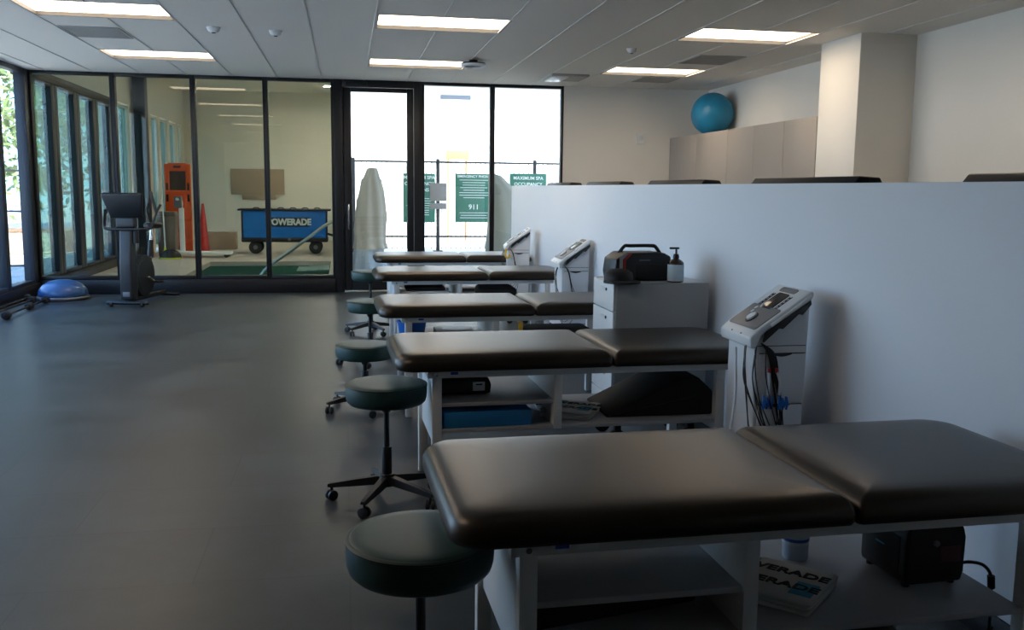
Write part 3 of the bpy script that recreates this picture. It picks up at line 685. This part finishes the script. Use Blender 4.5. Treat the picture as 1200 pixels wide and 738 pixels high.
for x in (-.42,):
    for y in (15.2, 19.0, 22.0, 25.0):
        t = empty('downlight', 'round ceiling downlight in the pool room '+{15.2: 'above the handrail', 19.0: 'above the pool end', 22.0: 'above the cooler cart', 25.0: 'by the back wall'}[y], 'ceiling light', (x, y, PH), 0, 'pool room downlights')
        MB().lathe([(.12, 0), (.12, -.012), (.09, -.014), (.09, 0)], n=24).build('trim_ring', 'white', t)
        MB().lathe([(.09, -.004), (0, -.004)], n=24).build('lens', 'plens', t)
# cooler cart
t = empty('cooler_cart', 'blue wheeled drinks cooler cart behind the pool', 'cooler cart', (-1.36, 22.2, 0))
MB().box((-.95, -.32, .33), (.95, .32, .98), .02, 3).build('body', 'cartblue', t)
MB().box((-.96, -.34, .27), (.96, .34, .37), .02, 3).build('skirt', 'black', t)
for x in (-.955, .915): MB().box((x, -.335, .3), (x+.04, -.3, .97), .008).build('corner_post', 'black', t)
MB().box((-1.03, -.37, .98), (1.03, .37, 1.02), .012, 3).build('lid', 'dgrey', t)
for k in range(6): MB().tube([(-.7+.27*k, -.3, 1.015), (-.66+.27*k, -.3, 1.05), (-.58+.27*k, -.3, 1.05), (-.54+.27*k, -.3, 1.015)], .012, smooth=0).build('lid_handle', 'black', t)
pn = MB().box((-.35, -.326, .62), (.56, -.319, .83), .003).build('name_panel', 'ink', t)
text('POWERADE', .20, 'signw', pn, (.105, -.328, .722), (PI/2, 0, 0), bold=.010, sx_=.90)
MB().cyl((.1, -.34, .33), (.1, -.35, .33), .035, n=20).build('drain', 'greyp', t)
for x in (-.66, .68):
    for y in (-.24, .24):
        w_ = MB().cyl((x, y-.05, .15), (x, y+.05, .15), .15, n=28, bev=.02).build('wheel', 'blackm', t)
        MB().cyl((x, y-.055, .15), (x, y+.055, .15), .05, n=18).build('hub', 'greyp', w_)
MB().tube([(.93, -.2, .45), (1.10, -.2, .40), (1.10, .2, .40), (.93, .2, .45)], .018, smooth=0).build('push_handle', 'black', t)
tag(MB().box((-3.1, PY-.04, 1.30), (-1.66, PY, 2.0), .004).box((-2.8, PY-.04, 1.16), (-1.9, PY, 1.31), .004).build('tan_reflection', 'tan'), 'tan reflection built as a slab on the pool room back wall', 'board')  # a brown reflection in the glass, painted as a solid stepped slab
t = empty('box_reflection', 'tan reflection built as a box on the floor left of the cooler cart', 'box', (-2.95, 23.6, 0))  # lower tan patch of that reflection, given the form of a box
MB().box((-.34, -.2, 0), (.34, .2, .42), .004).build('reflection_block', 'tanbox', t); MB().box((-.335, -.195, .42), (-.002, .195, .424), 0).box((.002, -.195, .42), (.335, .195, .424), 0).build('reflection_top', 'tanbox', t)
# orange rescue board
t = empty('rescue_board', 'tall orange rescue board standing in the pool room', 'rescue board', (-3.66, 21.9, 0), 0)
q = MB()
q.box((-.28, 0, .02), (-.17, .06, 2.0), .02, 3).box((.17, 0, .02), (.28, .06, 2.0), .02, 3).box((-.2, 0, 1.84), (.2, .06, 2.02), .02, 3).box((-.2, 0, .02), (.2, .06, 1.42), .02, 3)
q.build('board', 'orange', t)
MB().box((-.17, .02, 1.42), (.17, .04, 1.84), 0).build('dark_window', 'screen', t)
for x in (-.225, .225):
    for z in (1.25, 1.5): MB().box((x-.025, -.004, z-.08), (x+.025, .002, z+.08), .002).build('hand_slot', 'black', t)
MB().box((-.08, -.004, 1.91), (.08, .002, 1.96), .002).build('top_slot', 'black', t)
t = empty('waste_bin', 'taupe upright bin standing before the orange board', 'bin', (-3.82, 21.5, 0))
MB().prism([(-.19, 0), (.17, 0), (.19, .86), (-.2, .86)], 'y', -.2, .2, .02, 3).build('body', 'grey', t)
MB().prism([(-.21, .86), (.2, .86), (.17, .96), (-.19, .96)], 'y', -.21, .21, .015, 3).build('lid', 'grey', t)
t = empty('push_broom', 'broom with pale pole and black lime-rimmed head beside the dark post', 'broom', (-3.62, 20.5, 0))
MB().tube([(-.10, 0, .18), (-.14, .1, 1.35)], .014, smooth=0).build('pole', 'signw', t)
MB().cyl((-.10, 0, .17), (-.105, .01, .24), .03, .02).build('collar', 'lime', t)
MB().sph((0, 0, .04), .22, (1, .6, .75)).build('head', 'black', t)
MB().lathe([(.20, 0), (.235, 0), (.235, .03), (.20, .03)], n=36).build('rim', 'lime', t)
t = empty('pool_lift', 'white wheeled pool lift frame beside the pool corner', 'pool lift', (-3.43, 21.0, 0))
MB().box((-.18, -.2, .06), (1.0, .2, .12), .015).box((-.22, -.26, .05), (-.12, .26, .14), .015).build('base', 'signw', t)
MB().box((-.07, -.05, .12), (.03, .05, 1.05), .012).build('mast', 'signw', t)
MB().tube([(-.02, 0, 1.04), (-.02, 0, 1.2), (-.1, -.1, 1.24)], .03, n=10).build('arm', 'signw', t)
MB().box((-.16, -.08, 1.05), (.0, .06, 1.30), .02).build('motor', 'greyp', t)
for x, y in ((-.17, -.22), (-.17, .22), (.9, -.17), (.9, .17)): MB().cyl((x, y-.02, .05), (x, y+.02, .05), .05, n=18).build('wheel', 'blackm', t)
t = empty('safety_cone', 'tall narrow red cone behind the pool lift', 'cone', (-3.24, 22.6, 0))
MB().lathe([(.15, .03), (.13, .05), (.03, 1.1), (.02, 1.12), (0, 1.12)], n=28).build('cone', 'red', t); MB().box((-.18, -.18, 0), (.18, .18, .035), .01).build('base', 'red', t)
t = empty('pool_handrail', 'steel handrail sloping down into the pool', 'handrail', (0, 0, 0))
MB().tube([(-1.55, 17.3, -.30), (-1.45, 17.3, .02), (-.75, 17.3, .55), (-.3, 17.3, .87), (-.2, 17.3, .80), (-.2, 17.3, -.0)], .03, n=14, smooth=5).build('rail', 'rail', t)
MB().lathe([(.06, 0), (.06, .012), (.03, .016)], (-.2, 17.3, 0), 20).build('base_flange', 'rail', t)

# ================================================================== outside, beyond the door
struct('ground', MB().box((-60, -30, -.4), (60, 90, -.21), 0), 'concrete')
struct('path_right', MB().box((.0, D+.1, -.2), (14, 34, -.01), 0), 'concrete')
struct('path_left', MB().box((-16, -6, -.2), (XL-.13, 40, -.01), 0), 'concrete')
t = empty('white_building', 'sunlit white building wall beyond the fence', 'building', (0, 0, 0))
MB().box((-3.5, 29, -.2), (16, 30, 7), 0).build('wall', 'ext', t)
MB().box((-3.5, 28.6, 4.55), (16, 29, 4.9), .01).build('eave', 'ext', t)
MB().box((2.9, 28.9, 4.22), (3.82, 29.0, 4.34), .01).build('light_bar', 'greyp', t)
tag(MB().box((2.95, 27.95, 2.38), (3.65, 28.0, 2.64), .004).box((3.0, 27.97, -.02), (3.06, 28.02, 2.4), 0).box((3.54, 27.97, -.02), (3.6, 28.02, 2.4), 0).build('brown_sign', 'brown'), 'orange-brown sign board above the fence', 'sign')
struct('roof_porch', MB().box((.0, D+.25, 3.72), (9, 21.8, 3.95), .01), 'ext')
t = empty('iron_fence', 'black iron picket fence carrying green signs', 'fence', (0, 22.5, 0))
mb = MB()
for z in (.35, 2.12): mb.box((.1, -.02, z), (8, .02, z+.045), 0)
mb.build('rail', 'iron', t)
mb = MB(); x = .15
while x < 8: mb.box((x-.008, -.008, .08), (x+.008, .008, 2.16), 0); x += .118
mb.build('pickets', 'iron', t)
for x in (.2, 2.19, 4.55, 6.6): MB().box((x-.04, -.04, 0), (x+.04, .04, 2.22), .004).box((x-.11, -.11, 0), (x+.11, .11, .04), .01).build('post', 'iron', t)
def sign(x0, x1, z0, z1, lines, fine, lab):
    t = empty('pool_sign', lab, 'sign', ((x0+x1)/2, 22.44, (z0+z1)/2), 0, 'green pool rule signs on the fence'); a, b = (x1-x0)/2, (z1-z0)/2
    MB().box((-a, -.01, -b), (a, .01, b), .004).build('board', 'signg', t)
    for s_, sz, z in lines: text(s_, sz, 'signw', t, (0, -.013, z), (PI/2, 0, 0), bold=.0015)
    q = MB(); random.seed(int(x0*10))
    for z in fine:
        l = random.uniform(.55, .85)*a; q.box((-l, -.012, z), (l, -.0105, z+.012), 0)
    q.build('fine_print', 'signw', t)
occ = [('MAXIMUM SPA', .112, .48), ('OCCUPANCY', .112, .335), ('PERSONS', .112, .19)]
fine = [-.02-.055*k for k in range(8)]
sign(1.36, 2.12, .71, 1.87, occ, fine, 'green spa occupancy sign behind the door frame post')
sign(3.93, 4.83, .71, 1.90, occ, fine, 'green spa occupancy sign above the half wall end')
sign(2.60, 3.50, .72, 1.88, [('EMERGENCY PHONE', .085, .51), ('911', .17, -.22)], [.42-.06*k for k in range(8)]+[-.36, -.42, -.48], 'green emergency phone sign in the middle window')
t = empty('gate_box', 'two grey plates on the fence post beside the sign', 'gate box', (2.19, 22.44, 1.03))
MB().box((-.2, -.04, .19), (.2, -.0, .62), .006).build('upper_plate', 'grey', t)
MB().box((-.2, -.04, .0), (.2, -.0, .14), .006).build('lower_plate', 'grey', t)
def covered(name, lab, x, y, prof, m, lean=0, amp=.06):
    n = 64; loops = []
    for r, z, cx in prof:
        loops.append([(x+cx+r*(1+amp*(1-.4*z)*math.sin(7*a+2*z)+amp*.5*math.sin(13*a+5*z))*math.cos(a), y+r*(1+amp*math.sin(7*a+2*z))*math.sin(a), z) for a in [2*PI*k/n for k in range(n)]])
    return MB().rings(loops).build(name, m, ang=60)
t = tag(covered('covered_parasol', '', .45, 17.5, [(.30, .40, .0), (.275, .52, -.01), (.28, .75, -.01), (.285, 1.0, .01), (.26, 1.25, .02), (.215, 1.48, .035), (.175, 1.66, .03), (.145, 1.70, .035), (.115, 1.80, .045), (.085, 1.87, .05), (.04, 1.885, .05), (.01, 1.885, .05)], 'cover', amp=.10), 'beige shroud covering a tall object outside the glazed door', 'covered parasol')
covered('lower_cover', '', .42, 17.5, [(.32, 0, 0), (.29, .2, 0), (.25, .40, 0), (.1, .43, 0)], 'covb', amp=.1).parent = t
t = tag(covered('covered_parasol', '', 3.08, 18.5, [(.38, 0, .06), (.36, .4, .05), (.35, .9, .07), (.30, 1.45, .03), (.2, 1.65, -.08), (.13, 1.78, -.15), (.05, 1.81, -.16), (.02, 1.815, -.16)], 'covg', amp=.04), 'grey green shroud covering a tall object beside the half wall end', 'covered parasol')

# ================================================================== outside left: trees, wall, chair
def tree(name, lab, x, y, h, rc, n, seed, low=1.0, leaf=.16):
    random.seed(seed); t = empty(name, lab, 'tree', (x, y, -.02), 0, 'trees outside the left windows')
    tr = MB().tube([(0, 0, 0), (.1, .05, h*.3), (-.05, .1, h*.6), (.1, 0, h*.85)], .16, n=10, r_end=.05)
    for k in range(7):
        a = random.uniform(0, 2*PI); z = h*random.uniform(.3, .7); tr.tube([(0, 0, z), (rc*.4*math.cos(a), rc*.4*math.sin(a), z+.4), (rc*.85*math.cos(a), rc*.85*math.sin(a), z+.7)], .06, n=7, r_end=.02)
    tr.build('trunk', 'bark', t)
    f = MB(); cl = [(random.gauss(0, rc*.45), random.gauss(0, rc*.45), low+(h-low)*random.random()) for _ in range(26)]
    for k in range(n):
        c = random.choice(cl); p = V(c[0]+random.gauss(0, rc*.22), c[1]+random.gauss(0, rc*.22), max(.3, c[2]+random.gauss(0, rc*.2)))
        u = V(random.gauss(0, 1), random.gauss(0, 1), random.gauss(0, 1)).normalized(); v = u.orthogonal().normalized(); s_ = leaf*random.uniform(.6, 1.3)
        f.quad(p-u*s_, p+v*s_*.45, p+u*s_, p-v*s_*.45)
    f.build('foliage', 'leaf', t)
TR = [(-7.8, 20.0, 5.0, 1.0, 'leafy tree with bare pale branches nearest the left window'), (-10.2, 27, 6, 2.0, 'broad leafy tree behind the low planter wall'), (-9.5, 36, 7, 2.4, 'tall leafy tree farthest along the path')]
for k, (x, y, h, r, lab) in enumerate(TR): tree('leafy_tree', lab, x, y, h, r, 2600, 20+k, 1.3)
struct('planter_wall', MB().box((-12, 22.0, 0), (-6.2, 22.2, .45), .01), 'concrete')
tag(MB().box((-12, 22.21, 0), (-6.2, 23.6, .5), .05).build('dry_leaves', 'mulch'), 'dry brown leaves in the planter bed', 'leaves', kind='stuff')
t = empty('guard_rail', 'thin black guard rail on the path outside left window', 'railing', (-6.0, 17.6, 0))
mb = MB()
for z in (.1, 1.05, 1.75): mb.cyl((-1.6, 0, z), (.6, 0, z), .018, n=8)
mb.build('rail', 'iron', t)
for x in (-1.5, -.75, 0, .55): MB().cyl((x, 0, 0), (x, 0, 1.85), .02, n=8).build('post', 'iron', t)
